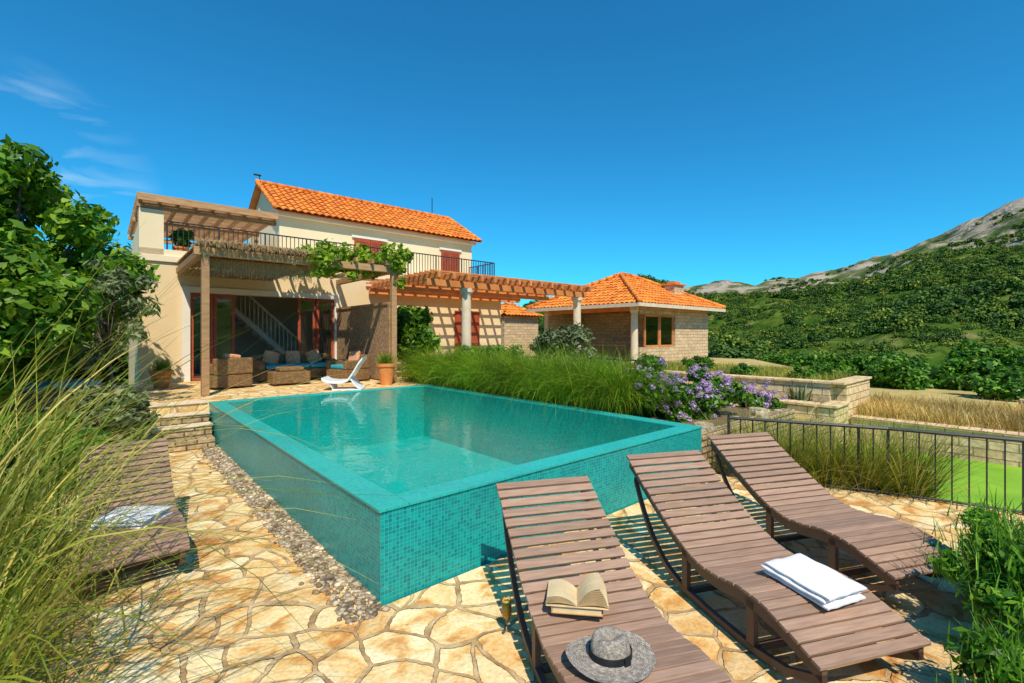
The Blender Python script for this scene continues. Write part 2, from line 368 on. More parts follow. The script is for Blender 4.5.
def scatter(name,pts,scl,child_clumps,nleaf,lsize,mat):
    V=[];F=[]
    for i,(p,s) in enumerate(zip(pts,scl)):
        a=random.random()*6.28; h=s/2
        for k in range(4):
            an=a+k*math.pi/2; V.append((p[0]+h*math.cos(an)*1.414,p[1]+h*math.sin(an)*1.414,p[2]))
        F.append((4*i,4*i+1,4*i+2,4*i+3))
    o=npmesh(name,V,F,mat); o.instance_type='FACES'; o.use_instance_faces_scale=True
    o.show_instancer_for_render=False; o.show_instancer_for_viewport=False
    Vl,Fl=leaves(child_clumps,nleaf,lsize,1.5,.5); c=npmesh(name+'_clump',Vl,Fl,mat,o)
    return o
for var in range(4):
    pts=[];sl=[]
    while len(pts)<2300:
        r=math.sqrt(random.uniform(60**2,245**2)); a=random.uniform(2,58); x=r*math.sin(rad(a)); y=r*math.cos(rad(a))
        q=noise.noise(Vector((x/11,y/11,5)))+.5*noise.noise(Vector((x/4,y/4,8)))
        if q<-.30: continue
        big=noise.noise(Vector((x/25,y/25,15)))>.05
        pts.append((x,y,hz(x,y)-.35)); sl.append((random.uniform(.9,2.2) if (not big or random.random()<.6) else random.uniform(2.3,4.0))*(.85+r/650))
    scatter('hillside_shrubs',pts,sl,clumpset((0,0,.34),(.62,.5,.32),9,.14,.36),280,.10,'maquis')
pts=[];sl=[]
while len(pts)<2200:
    r=random.uniform(330,700); a=random.uniform(18,58); x=r*math.sin(rad(a)); y=r*math.cos(rad(a))
    if noise.noise(Vector((x/40,y/40,9)))+ (490-r)/350<-.05: continue
    pts.append((x,y,hz(x,y)-.5)); sl.append(random.uniform(2.0,5))
scatter('mountain_shrubs',pts,sl,clumpset((0,0,.3),(.5,.5,.25),6,.22,.35),120,.16,'maquis')
pts=[];sl=[]
for k in range(80):
    x=random.uniform(-4,30); y=random.uniform(34,52); 
    pts.append((x,y,hz(x,y)-.3)); sl.append(random.uniform(2.6,4.8))
for k in range(50):
    x=random.uniform(-40,-17); y=random.uniform(14,34); pts.append((x,y,-.7)); sl.append(random.uniform(3,4.5))
scatter('background_trees',pts,sl,clumpset((0,0,.6),(.5,.5,.5),12,.22,.36),1800,.065,'maquis')

# ---------------------------------------------------------------- ground, paving
mb=MB()
mb.prism([(-9,-9),(0,-9),(0,7.2),(-9,7.2)],-.69,0)
mb.build('stone_paving','paving',frame=True)
mb=MB(); mb.prism([(0.0,-9),(7.2,-9),(6.35,-5),(6.02,-2.95),(5.72,-1.9),(4.9,-.02),(0,-.02)],-.69,-.002)
mb.build('stone_paving','paving',frame=True)
mb=MB(); mb.box(-9,12.3,7.22,12.38,-.69,.66); mb.build('house_terrace','paving',frame=True)
mb=MB(); mb.box(-9,-1.62,6.75,7.22,-.6,.62); mb.build('garden_retaining_wall','rubble',frame=True,bevel=.02)
mb=MB()
for k in range(3): mb.box(-1.6,-.04,7.21-.3*(k+1),7.21-.3*k,.001,.66-.165*(k+1))
mb.build('stone_steps','rubble',frame=True,bevel=.015)
mb=MB()
for k in range(3): mb.box(-1.6,-.03,7.19-.3*k,7.50-.3*k,.662-.165*k,.69-.165*k)
mb.build('step_treads','stonecol',frame=True,bevel=.008)
mb=MB(); mb.prism([(4.85,0),(11.8,0.2),(11.8,-16),(7.2,-16),(7.2,-9),(6.35,-5),(6.02,-2.95),(5.72,-1.9)],-.69,-.6); mb.build('lawn','lawn',frame=True)
mb=MB(); mb.prism([(12.02,-18),(24,-18),(24,6.4),(12.02,.3)],-.69,-.02); mb.prism([(11.62,.3),(13.6,.3),(22.6,6.5),(22.6,17),(11.62,17)],-.69,.74)
mb.build('dry_field','field',frame=True)
mb=MB(); mb.box(4.72,8.2,.3,7.2,-.69,.5); mb.build('planting_bed','soil',frame=True)
mb=MB(); mb.box(8.21,11.3,.3,7.2,-.69,.1); mb.build('garden_ground','field',frame=True)
mb=MB(); mb.box(4.75,8.4,.05,.29,-.69,.52); mb.box(8.4,10.2,.05,.29,-.69,.12); mb.build('bed_retaining_wall','rubble',frame=True,bevel=.02)
mb=MB(); mb.box(11.32,11.61,.26,7.2,-.69,.78); mb.box(11.612,13.7,.0,.28,-.69,.78); mb.box(11.27,11.67,-.04,7.2,.782,.84); mb.box(11.672,13.75,-.04,.32,.782,.84); mb.build('limestone_wall','wall',frame=True,bevel=.01)
mb=MB(); mb.box(10.3,11.31,-.1,.22,-.69,.36); mb.box(10.25,11.26,-.15,.21,.362,.42); mb.box(10.3,10.6,.27,1.9,-.69,.36);mb.box(10.25,10.65,.27,1.95,.362,.42); mb.build('limestone_planter_wall','wall',frame=True,bevel=.01)
mb=MB(); mb.box(11.74,12.0,-17,-.05,-.69,-.03); mb.box(11.70,12.04,-17,-.05,-.028,.03); mb.build('limestone_garden_wall','wall2',frame=True,bevel=.01)
mb=MB(); mb.box(15.5,15.8,-17,-2.6,-.02,.35); mb.build('dry_stone_wall','rubble',frame=True,bevel=.02)

pv=[];pf=[]; ico=MB().revolve([(0.001,-1),(.7,-.7),(1,0),(.7,.7),(.001,1)],7); iv=np.array(ico.V); ifc=np.array(ico.F)
for k in range(3200):
    s=-random.random()**1.2*.26; t=random.uniform(-.1,7.1) ; r=random.uniform(.010,.026)
    if random.random()<.06: s-=random.random()*.15
    w=W(s,t,random.uniform(.004,.014)); sc3=np.array([r*random.uniform(.8,1.4),r,r*.6]); a=random.random()*6.28
    q=iv*sc3; q=np.stack([q[:,0]*math.cos(a)-q[:,1]*math.sin(a),q[:,0]*math.sin(a)+q[:,1]*math.cos(a),q[:,2]],1)+np.array(w)
    pf.append(ifc+len(iv)*k); pv.append(q)
npmesh('pebble_strip',np.concatenate(pv),np.concatenate(pf),'pebble',smooth=True)

# ---------------------------------------------------------------- pool
pool=empty('swimming_pool')
PS,PT,RW,ZR=4.68,7.2,.22,.68
mb=MB(); 
mb.box(0,RW,0,PT,-.65,ZR-.02); mb.box(PS-RW,PS,0,PT,-.65,ZR-.02); mb.box(RW,PS-RW,0,RW,-.65,ZR-.02); mb.box(RW,PS-RW,PT-RW,PT,-.65,ZR-.02)
mb.build('pool_walls','mosaic',pool)
mb=MB(); e=.012
mb.box(-e,RW+.004,-e,PT+e,ZR-.018,ZR); mb.box(PS-RW-.004,PS+e,-e,PT+e,ZR-.018,ZR); mb.box(RW+.006,PS-RW-.006,-e,RW+.004,ZR-.018,ZR); mb.box(RW+.006,PS-RW-.006,PT-RW-.004,PT+e,ZR-.018,ZR)
mb.build('pool_rim','rim',pool)
mb=MB(); mb.box(RW,PS-RW,RW,PT-RW,-.62,-.55)
for (a,b_,c,d) in ((RW,RW+.01,RW,PT-RW),(PS-RW-.01,PS-RW,RW,PT-RW),(RW+.012,PS-RW-.012,RW,RW+.01),(RW+.012,PS-RW-.012,PT-RW-.01,PT-RW)): mb.box(a,b_,c,d,-.548,ZR-.03)
mb.build('pool_basin','basin',pool)
mb=MB(); mb.poly([(RW,RW,ZR-.014),(PS-RW,RW,ZR-.014),(PS-RW,PT-RW,ZR-.014),(RW,PT-RW,ZR-.014)]); mb.build('water','water',pool)

# ---------------------------------------------------------------- roofs
def roofplane(mb,O,U,S,width,length,inside=None,tw=.24,rl=.36):
    O=Vector(O);U=Vector(U).normalized();S=Vector(S).normalized();N=U.cross(S).normalized()
    if N.z<0:N=-N
    nc=int(round(width/tw)); tw=width/nc; nr=int(math.ceil(length/rl)); rl=length/nr; q=6
    for r in range(nr):
        for c in range(nc):
            jit=random.uniform(-.008,.008)
            for k in range(q):
                ps=[]
                a0=(c+k/q); a1=(c+(k+1)/q)
                if inside and not inside((a0+a1)/2*tw,(r+.5)*rl): continue
                for (a,bb,hh) in ((a0,r,.035),(a1,r,.035),(a1,r+1.04,0),(a0,r+1.04,0)):
                    ph=(a-c); h=hh+.055*abs(math.sin(math.pi*ph))+jit
                    ps.append(O+U*(a*tw)+S*(min(bb*rl,length))+N*h)
                mb.poly(ps,[(a0,r),(a1,r),(a1,r+.97),(a0,r+.97)])
                p0,p1=ps[0],ps[1]; mb.poly([p0-N*.04,p1-N*.04,p1,p0],[(c+.01,r+.01),(c+.02,r+.01),(c+.02,r+.02),(c+.01,r+.02)])
def ridge(mb,p0,p1,r=.10):
    p0=Vector(p0);p1=Vector(p1);L=(p1-p0).length;n=max(2,int(L/.38))
    for k in range(n):
        a=p0.lerp(p1,k/n);b=p0.lerp(p1,(k+.98)/n); mb.tube([a,b],[r,r*.82],8)
# ---------------------------------------------------------------- house
H=empty('villa_house')
zt=.66
mb=MB()
mb.box(-.8,.30,12.4,12.75,zt-.7,3.88); mb.box(.30,4.25,12.4,12.75,3.10,3.88); mb.box(4.25,11.4,12.4,12.75,zt-.7,3.88)
mb.box(-.8,-.45,12.752,19,zt-.7,3.88); mb.box(11.05,11.4,12.752,19,zt-.7,3.88); mb.box(-.448,11.048,18.7,19,zt-.7,3.88)
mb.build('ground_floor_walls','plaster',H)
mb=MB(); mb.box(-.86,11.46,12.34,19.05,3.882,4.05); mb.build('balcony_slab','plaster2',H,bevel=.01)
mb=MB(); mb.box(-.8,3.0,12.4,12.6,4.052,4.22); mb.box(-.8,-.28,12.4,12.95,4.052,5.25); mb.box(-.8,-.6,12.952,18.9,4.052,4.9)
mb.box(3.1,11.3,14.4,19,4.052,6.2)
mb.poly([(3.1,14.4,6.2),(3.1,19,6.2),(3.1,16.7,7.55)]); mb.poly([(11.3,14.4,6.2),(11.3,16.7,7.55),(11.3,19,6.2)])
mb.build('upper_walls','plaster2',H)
mb=MB(); mb.box(3.0,11.45,14.22,14.398,6.05,6.18); mb.build('eaves_cornice','white',H)
mb=MB(); sl=math.hypot(2.6,1.5)
roofplane(mb,(2.88,14.08,6.2),(1,0,0),(0,2.6,1.5),8.75,sl)
roofplane(mb,(2.88,19.28,6.2),(1,0,0),(0,-2.6,1.5),8.75,sl)
mb.build('tiled_roof','tile',H)
mb=MB(); mb.poly([(2.88,14.08,6.16),(11.63,14.08,6.16),(11.63,16.68,7.66),(2.88,16.68,7.66)]); mb.poly([(2.88,19.28,6.16),(11.63,19.28,6.16),(11.63,16.68,7.66),(2.88,16.68,7.66)]); mb.build('roof_deck','woodr',H)
mb=MB(); ridge(mb,(2.86,16.68,7.76),(11.66,16.68,7.76)); 
for s_ in (2.9,11.6): ridge(mb,(s_,14.1,6.26),(s_,16.68,7.76),.08)
mb.build('ridge_tiles','tile',H,smooth=True)
mb=MB()
for a,b_ in ((5.75,7.0),(9.65,10.6)):
    mid=(a+b_)/2
    for x0,x1 in ((a,mid-.01),(mid+.01,b_)):
        mb.box(x0,x1,14.34,14.397,4.35,5.65)
        for k in range(14): mb.box(x0+.06,x1-.06,14.325,14.338,4.45+k*.082,4.50+k*.082)
mb.build('shutters','frame',H)
mb=MB()
for a,b_ in ((5.75,7.0),(9.65,10.6)): mb.box(a-.1,b_+.1,14.33,14.398,5.66,5.75); mb.box(a-.1,b_+.1,14.28,14.398,4.27,4.34)
mb.build('window_sills','white',H)
mb=MB(); mb.box(.10,.30,12.33,12.39,zt,3.26); mb.box(4.25,4.39,12.33,12.39,zt,3.26); mb.box(.302,4.248,12.33,12.39,3.10,3.26); mb.build('door_surround','white',H)
def frame_(mb,a,b_,t0,z0=zt+.01,z1=3.09,w=.075):
    mb.box(a,a+w,t0,t0+.06,z0,z1); mb.box(b_-w,b_,t0,t0+.06,z0,z1); mb.box(a+w+.001,b_-w-.001,t0,t0+.06,z0,z0+w); mb.box(a+w+.001,b_-w-.001,t0,t0+.06,z1-w,z1)
mb=MB()
frame_(mb,.31,.85,12.42); frame_(mb,.87,1.4,12.50); frame_(mb,3.15,3.68,12.5); frame_(mb,3.70,4.24,12.42)
mb.build('sliding_door_frames','frame',H)
mb=MB()
for a,b_,t0 in ((.39,.77,12.45),(.95,1.32,12.53),(3.23,3.6,12.53),(3.78,4.16,12.45)): mb.box(a,b_,t0,t0+.01,zt+.09,3.01)
mb.build('door_glass','glass',H)
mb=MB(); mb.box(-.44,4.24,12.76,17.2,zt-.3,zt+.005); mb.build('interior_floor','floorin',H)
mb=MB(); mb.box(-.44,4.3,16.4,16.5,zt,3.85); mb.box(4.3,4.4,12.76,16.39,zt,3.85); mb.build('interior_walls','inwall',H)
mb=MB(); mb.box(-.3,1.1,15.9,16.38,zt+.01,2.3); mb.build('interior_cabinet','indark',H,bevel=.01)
mb=MB(); T0=14.2
for k in range(11):
    mb.box(3.75-k*.21-.25,3.75-k*.21,T0+.05,T0+.95,zt+.2*(k+1)-.045,zt+.2*(k+1))
mb.tube([(3.8,T0,zt+.08),(1.4,T0,zt+2.36)],.09,6); mb.tube([(3.8,T0+1,zt+.08),(1.4,T0+1,zt+2.36)],.09,6)
mb.tube([(3.8,T0,zt+.98),(1.7,T0,zt+2.98)],.04,6)
for k in range(17): mb.tube([(3.7-k*.13,T0,zt+.17+k*.1235),(3.7-k*.13,T0,zt+1.07+k*.1235)],.02,5)
mb.build('interior_stairs','white',H)
mb=MB()
mb.grid(lambda u,v_:(.42+.40*u,12.9+.05*math.sin(u*30),zt+.05+v_*2.4),40,2); mb.build('curtain','cushb',H,smooth=True)
mb=MB(); mb.grid(lambda u,v_:(3.72+.5*u,12.9+.04*math.sin(u*30),zt+.05+v_*2.4),40,2); mb.build('curtain_sheer','cusho',H,smooth=True)
def rail(mb,p0,p1,z0,z1,sp=.12,r=.009):
    p0=Vector((*p0,0));p1=Vector((*p1,0));L=(p1-p0).length;n=int(L/sp)
    for k in range(n+1):
        p=p0.lerp(p1,k/n); rr=r*2 if k%10==0 else r
        mb.box(p.x-rr,p.x+rr,p.y-rr,p.y+rr,z0,z1)
    mb.tube([(p0.x,p0.y,z1),(p1.x,p1.y,z1)],.022,6); mb.tube([(p0.x,p0.y,z0+.08),(p1.x,p1.y,z0+.08)],.014,6)
mb=MB()
rail(mb,(-.2,12.5),(11.1,12.5),4.06,5.0); rail(mb,(11.1,12.5),(11.1,14.3),4.06,5.0)
mb.build('balcony_railing','iron',H)
mb=MB()
mb.box(-.85,2.5,12.42,12.56,5.27,5.40); mb.box(-.85,2.5,14.5,14.64,5.27,5.40); mb.box(-.85,2.9,18.0,18.14,5.27,5.40)
for k in range(9): mb.box(-.80+k*.4,-.73+k*.4,12.25,18.4,5.402,5.52)
for k in range(40): mb.box(-.86,2.55,12.3+k*.155,12.345+k*.155,5.522,5.55)
mb.box(-.85,2.5,12.20,12.245,5.415,5.60)
mb.box(2.35,2.47,14.5,14.62,4.06,5.26); mb.box(-.5,-.38,14.5,14.62,4.06,5.26)
mb.build('balcony_pergola','wood',H,bevel=.006)
mb=MB()
for a,b_ in ((5.2,6.1),(9.0,10.2)):
    mb.box(a,b_,12.34,12.395,zt,2.9)
    for k in range(5): mb.box(a+.06+k*(b_-a-.1)/5,a+.04+(k+.9)*(b_-a-.1)/5,12.325,12.339,zt+.1,2.8)
mb.build('wooden_doors','frame',H)
mb=MB(); mb.tube([(10.6,16.7,7.7),(10.6,16.7,8.6)],.02,6)
for k in range(5): mb.tube([(10.4+.0,16.4,8.2+k*.09),(10.8,17.0,8.2+k*.09)],.008,5)
mb.tube([(3.0,16.7,7.7),(3.0,16.7,8.0)],.015,6); mb.box(2.8,3.05,16.65,16.75,8.0,8.04)
mb.build('roof_antenna','iron',H)

PG=empty('reed_pergola')
mb=MB()
for s_,t_ in ((.1,8.4),(4.35,8.4)): mb.box(s_-.07,s_+.07,t_-.07,t_+.07,.662,3.58)
mb.box(-.1,4.6,8.33,8.47,3.582,3.75); mb.box(-.02,.12,8.472,12.33,3.582,3.74); mb.box(4.28,4.42,8.472,12.33,3.582,3.74)
for k in range(10): mb.box(.3+k*.42,.36+k*.42,8.2,12.33,3.755,3.86)
mb.build('timber_frame','wood',PG,bevel=.008)
mb=MB(); mb.box(0,2.3,8.25,12.3,3.865,3.90)
for k in range(180): 
    s_=.14+k*.012; r_=random.uniform(.004,.008); z_=3.56+random.uniform(-.01,.01); mb.tube([(s_,8.48,z_),(s_+random.uniform(-.01,.01),12.3,z_+random.uniform(-.02,.02))],r_,5,False)
for k in range(150):
    s_=.14+k*.0145; r_=random.uniform(.004,.007); mb.tube([(s_,8.60,3.56),(s_+random.uniform(-.01,.01),8.60+random.uniform(-.01,.02),3.22+random.uniform(-.05,.05))],r_,5,False)
mb.build('reed_mat','reed',PG)
V,F=blades(np.stack([R.uniform(-.05,2.35,900),R.uniform(8.15,8.3,900),R.uniform(3.80,3.92,900)],1),.16,1.5,2.9,.9,.012,3,az=R.normal(-1.57,.5,900))
npmesh('reed_fringe',V,F,'reed',PG)
V,F=leaves([(s_,random.uniform(8.1,9.6),3.85+random.uniform(-.22,.28),random.uniform(.2,.36)) for s_ in np.linspace(2.2,4.85,26)]+[(random.uniform(2.3,4.7),random.uniform(9,12),3.9,.25) for k in range(14)]+[(4.5,8.3,3.3,.18),(2.4,8.3,3.45,.2),(3.2,8.3,3.4,.15)],5200,.10,1.2,.5)
vn=npmesh('climbing_vine',V,F,'vine'); vn.matrix_world=FR
mb=MB(); mb.box(4.30,4.36,8.6,12.3,.70,2.75); mb.build('woven_screen','screen',frame=True)
mb=MB(); mb.box(4.27,4.39,8.48,8.58,.662,2.8); mb.box(4.27,4.39,8.59,12.3,2.755,2.82); mb.build('screen_posts','wood',frame=True)

P2=empty('wooden_pergola')
mb=MB()
for s_ in (6.8,11.85):
    mb.revolve([(.19,0),(.19,.12),(.155,.16),(.14,2.45),(.155,2.5),(.2,2.56),(.2,2.68),(.001,2.68)],20,(s_,8.5,.66))
mb.build('stone_columns','stonecol',P2,smooth=False)
mb=MB(); mb.box(5.4,12.3,8.42,8.58,3.345,3.53); mb.box(5.4,12.3,10.4,10.54,3.345,3.53); mb.box(5.4,12.3,12.15,12.31,3.345,3.53)
for k in range(14): mb.box(5.5+k*.5,5.58+k*.5,8.0,12.3,3.532,3.69)
for k in range(15): mb.box(5.3,12.45,8.05+k*.3,8.12+k*.3,3.692,3.74)
mb.build('pergola_beams','woodr',P2,bevel=.006)

# ---------------------------------------------------------------- pavilion
PV=empty('garden_pavilion')
s0,s1,t0,t1=14.57,21.97,7.6,14.2; ze,za=3.2,4.86; cs,ct=(s0+s1)/2,(t0+t1)/2
mb=MB()
hs=(s1-s0)/2; ht=(t1-t0)/2; rdg=hs-ht
def hipside(O,U,D,width,run,apexw):
    L=math.hypot(run,za-ze); S=Vector((D[0]*run,D[1]*run,za-ze))
    roofplane(mb,(O[0],O[1],ze),U,S,width,L,lambda a,l:(a>l/L*(width-apexw)/2) and (a<width-l/L*(width-apexw)/2))
hipside((s0,t0),(1,0,0),(0,1),s1-s0,ht,2*rdg); hipside((s0,t1),(1,0,0),(0,-1),s1-s0,ht,2*rdg)
hipside((s0,t0),(0,1,0),(1,0),t1-t0,hs-rdg,0); hipside((s1,t0),(0,1,0),(-1,0),t1-t0,hs-rdg,0)
mb.build('tiled_roof','tile',PV)
A1=(cs-rdg,ct,za); A2=(cs+rdg,ct,za); q=.03
mb=MB(); 
mb.poly([(s0,t0,ze-q),(s1,t0,ze-q),(A2[0],ct,za-q),(A1[0],ct,za-q)]); mb.poly([(s1,t1,ze-q),(s0,t1,ze-q),(A1[0],ct,za-q),(A2[0],ct,za-q)])
mb.poly([(s0,t1,ze-q),(s0,t0,ze-q),(A1[0],ct,za-q)]); mb.poly([(s1,t0,ze-q),(s1,t1,ze-q),(A2[0],ct,za-q)])
mb.build('roof_boards','woodr',PV)
mb=MB(); up=.09
for c_ in ((s0,t0),(s0,t1)): ridge(mb,(c_[0],c_[1],ze+up),(A1[0],ct,za+up),.11)
for c_ in ((s1,t0),(s1,t1)): ridge(mb,(c_[0],c_[1],ze+up),(A2[0],ct,za+up),.11)
ridge(mb,(A1[0],ct,za+up),(A2[0],ct,za+up),.11); mb.build('ridge_tiles','tile',PV,smooth=True)
mb=MB(); mb.box(s0,s1,t0-.03,t0,ze-.12,ze+.03); mb.box(s0-.03,s0,t0,t1,ze-.12,ze+.03); mb.build('gutter','stonecol',PV)
mb=MB(); zb=.7
mb.box(18.3,21.4,8.2,8.5,zb,3.12); mb.box(15.5,18.298,8.2,8.5,zb,1.4); mb.box(15.5,18.298,8.2,8.5,2.82,3.12)
mb.box(21.1,21.4,8.502,13.6,zb,3.12); mb.box(15.2,21.098,13.3,13.6,zb,3.12); mb.box(18.0,18.3,8.502,13.298,zb,3.12)
mb.build('stone_walls','pavwall',PV)
mb=MB()
for t_ in (8.35,13.45): mb.revolve([(.2,0),(.2,.1),(.16,.14),(.14,2.15),(.16,2.2),(.2,2.26),(.2,2.42),(.001,2.42)],20,(15.3,t_,zb))
mb.build('columns','stonecol',PV)
mb=MB(); mb.box(15.2,15.4,8.55,13.2,2.95,3.12)
for k in range(8): mb.box(15.42,18.0,8.7+k*.6,8.78+k*.6,3.0,3.12)
frame_(mb,15.9,17.05,8.24,1.41,2.81,.08); frame_(mb,17.07,18.2,8.24,1.41,2.81,.08)
mb.build('timber','woodr',PV)
mb=MB(); mb.box(15.95,18.15,8.28,8.29,1.45,2.78); mb.build('glazing','glass',PV)
mb=MB(); mb.box(19.6,20.5,9.0,9.6,3.5,4.4); mb.build('chimney','pavwall',PV); 
mb=MB(); mb.box(19.5,20.6,8.9,9.7,4.402,4.47); mb.box(19.75,20.35,9.1,9.5,4.472,4.6); mb.build('chimney_cap','terra',PV)
mb=MB(); mb.box(16.2,17.2,9.4,11.6,1.42,1.48)
for a_ in (16.25,17.1):
    for b_ in (9.45,11.5): mb.box(a_,a_+.07,b_,b_+.07,.74,1.419)
mb.build('dining_table','wood',PV)
HT=empty('small_outbuilding')
mb=MB(); mb.box(15.2,17.8,16.7,19.0,-.6,3.0); mb.build('walls','pavwall',HT)
s0,s1,t0,t1=14.9,18.1,16.4,19.3; ze,za=3.0,3.8; hs=(s1-s0)/2; ht=(t1-t0)/2; rdg=hs-ht
mb=MB(); hipside((s0,t0),(1,0,0),(0,1),s1-s0,ht,2*rdg); hipside((s0,t0),(0,1,0),(1,0),t1-t0,hs-rdg,0); hipside((s0,t1),(1,0,0),(0,-1),s1-s0,ht,2*rdg); hipside((s1,t0),(0,1,0),(-1,0),t1-t0,hs-rdg,0)
mb.build('tiled_roof','tile',HT)

# ---------------------------------------------------------------- fences
mb=MB(); path=[(4.95,-.25),(5.65,-1.85),(5.95,-2.95),(6.3,-5.0),(6.6,-7.5)]
for a,b_ in zip(path[:-1],path[1:]): rail(mb,a,b_,-.05,.80,.14,.007)
mb.tube([(*path[0],-.05),(*path[0],.86)],.02,6)
mb.build('metal_fence','iron',frame=True)
mb=MB(); rail(mb,(7.6,2.6),(7.8,4.6),.5,1.35,.12,.008); mb.build('metal_fence','iron',frame=True)

# ---------------------------------------------------------------- loungers
PK=[(0,.84),(.25,.70),(.5,.56),(.75,.43),(1.0,.35),(1.2,.345),(1.4,.375),(1.6,.37),(1.8,.32),(2.0,.26)]
def zp(l):
    xs=[p[0] for p in PK]; i=min(max(bisect.bisect(xs,l)-1,0),len(PK)-2)
    P=[PK[max(i-1,0)],PK[i],PK[i+1],PK[min(i+2,len(PK)-1)]]; u=(l-PK[i][0])/(PK[i+1][0]-PK[i][0])
    a,b_,c,d=[p[1] for p in P]
    return .5*((2*b_)+(-a+c)*u+(2*a-5*b_+4*c-d)*u*u+(-a+3*b_-3*c+d)*u**3)
def strip(mb,pts,x0,x1,th):
    n=len(pts); i=len(mb.V)
    for (l,z) in pts: mb.V+=[(x0,l,z),(x1,l,z),(x1,l,z-th),(x0,l,z-th)]
    for k in range(n-1):
        a=i+4*k
        for j in range(4): mb.F.append((a+j,a+(j+1)%4,a+4+(j+1)%4,a+4+j))
    mb.F.append((i+3,i+2,i+1,i)); e_=i+4*(n-1); mb.F.append((e_,e_+1,e_+2,e_+3))
def lounger(head,d,w=.74,k=1.0):
    ang=math.atan2(-d[0],d[1]); e=empty('sun_lounger',loc=(head[0],head[1],0),rotz=ang)
    mb=MB(); n=29
    for i in range(n):
        l=.035+i*(1.93/(n-1)); z=zp(l); sl=math.atan2(zp(l+.01)-zp(l-.01),.02)
        mt=Matrix.Translation((random.uniform(-.004,.004),l*k,z))@Matrix.Rotation(sl,4,'X')
        mb.box(-w/2,w/2,-.0300*k,.0300*k,-.022,0,mt)
    mb.build('slats','slat',e,bevel=.004)
    mb=MB(); pts=[(l*k,zp(l)-.024) for l in np.linspace(.02,1.97,30)]
    for x in (-w/2+.03,w/2-.065): strip(mb,pts,x,x+.035,.085)
    mb.build('side_rails','slatd',e)
    mb=MB(); run=[(.10,.66),(.22,.45),(.38,.26),(.58,.12),(.8,.06),(1.1,.045),(1.5,.05),(1.75,.09),(1.9,.16),(1.97,.2)]
    rp=[(float(l)*k,float(np.interp(l,[r[0] for r in run],[r[1] for r in run]))) for l in np.linspace(.10,1.97,26)]
    for x in (-w/2+.03,w/2-.065): strip(mb,rp,x,x+.035,.045)
    for x in (-w/2+.03,w/2-.065):
        mb.box(x,x+.035,.8*k,.86*k,.05,zp(.83)-.06); mb.box(x,x+.035,1.45*k,1.51*k,.04,zp(1.48)-.06)
    for l in (.85,1.5): mb.box(-w/2+.066,w/2-.066,l*k,l*k+.03,.03,.07)
    mb.build('runner_legs','slatd',e); return e
D=(.26,-.965)
L1=lounger((.23,3.56),D,.73); L2=lounger((1.40,4.38),D,.76); L3=lounger((2.49,5.2),(.27,-.963),.78,.97)
L4=lounger((-3.95,4.80),(.66,-.75),.68,.88)
def onl(head,d,l,x,z):
    n_=math.hypot(*d); rx,ry=-d[1]/n_,d[0]/n_
    return (head[0]+d[0]*l+rx*x, head[1]+d[1]*l+ry*x, z), math.atan2(-d[0],d[1])
def towel(pos,rz,w=.30,l=.44,layers=3,tilt=0):
    e=empty('folded_towel',loc=pos,rotz=rz); e.rotation_euler=(tilt,0,rz)
    pt=.027
    for k in range(layers):
        mb=MB(); ox=.007*math.sin(k*2.1)
        th=.0262; nx,ny=16,22
        def sh(u,v_,k=k):
            return (u-.5)*w+ox+.006*noise.noise(Vector((v_*6,k,0))), (v_-.5)*l+.010*math.cos(k*3)+.005*noise.noise(Vector((u*6,k,4)))
        def top(u,v_,k=k): 
            x,y=sh(u,v_); ed=min(u,1-u,v_,1-v_); 
            return (x,y,k*pt+th*(1-.35*max(0,1-ed*12)**2)+.010*noise.noise(Vector((u*3,v_*3,.3))))
        mb.grid(top,nx,ny)
        def bot(u,v_,k=k):
            x,y=sh(u,v_); ed=min(u,1-u,v_,1-v_); return (x,y,k*pt+th*.3*max(0,1-ed*12)**2+(.010*noise.noise(Vector((u*3,v_*3,.3))) if k else 0)+.0005)
        mb.grid(lambda u,v_:bot(v_,u),ny,nx)
        for fn in ((lambda u,v_:[bot(u,0),top(u,0)][round(v_)]),(lambda u,v_:[top(u,1),bot(u,1)][round(v_)]),(lambda u,v_:[top(0,u),bot(0,u)][round(v_)]),(lambda u,v_:[bot(1,u),top(1,u)][round(v_)])): mb.grid(fn,22,1)
        mb.build('fold','towel',e,smooth=True)
p,a=onl((1.40,4.38),D,1.53,.06,.378); towel(p,a+.12,.33,.42,3,-.06)
p,a=onl((-3.95,4.80),(.66,-.75),1.15,.0,.362); towel(p,a+.9,.34,.44,3,.0)
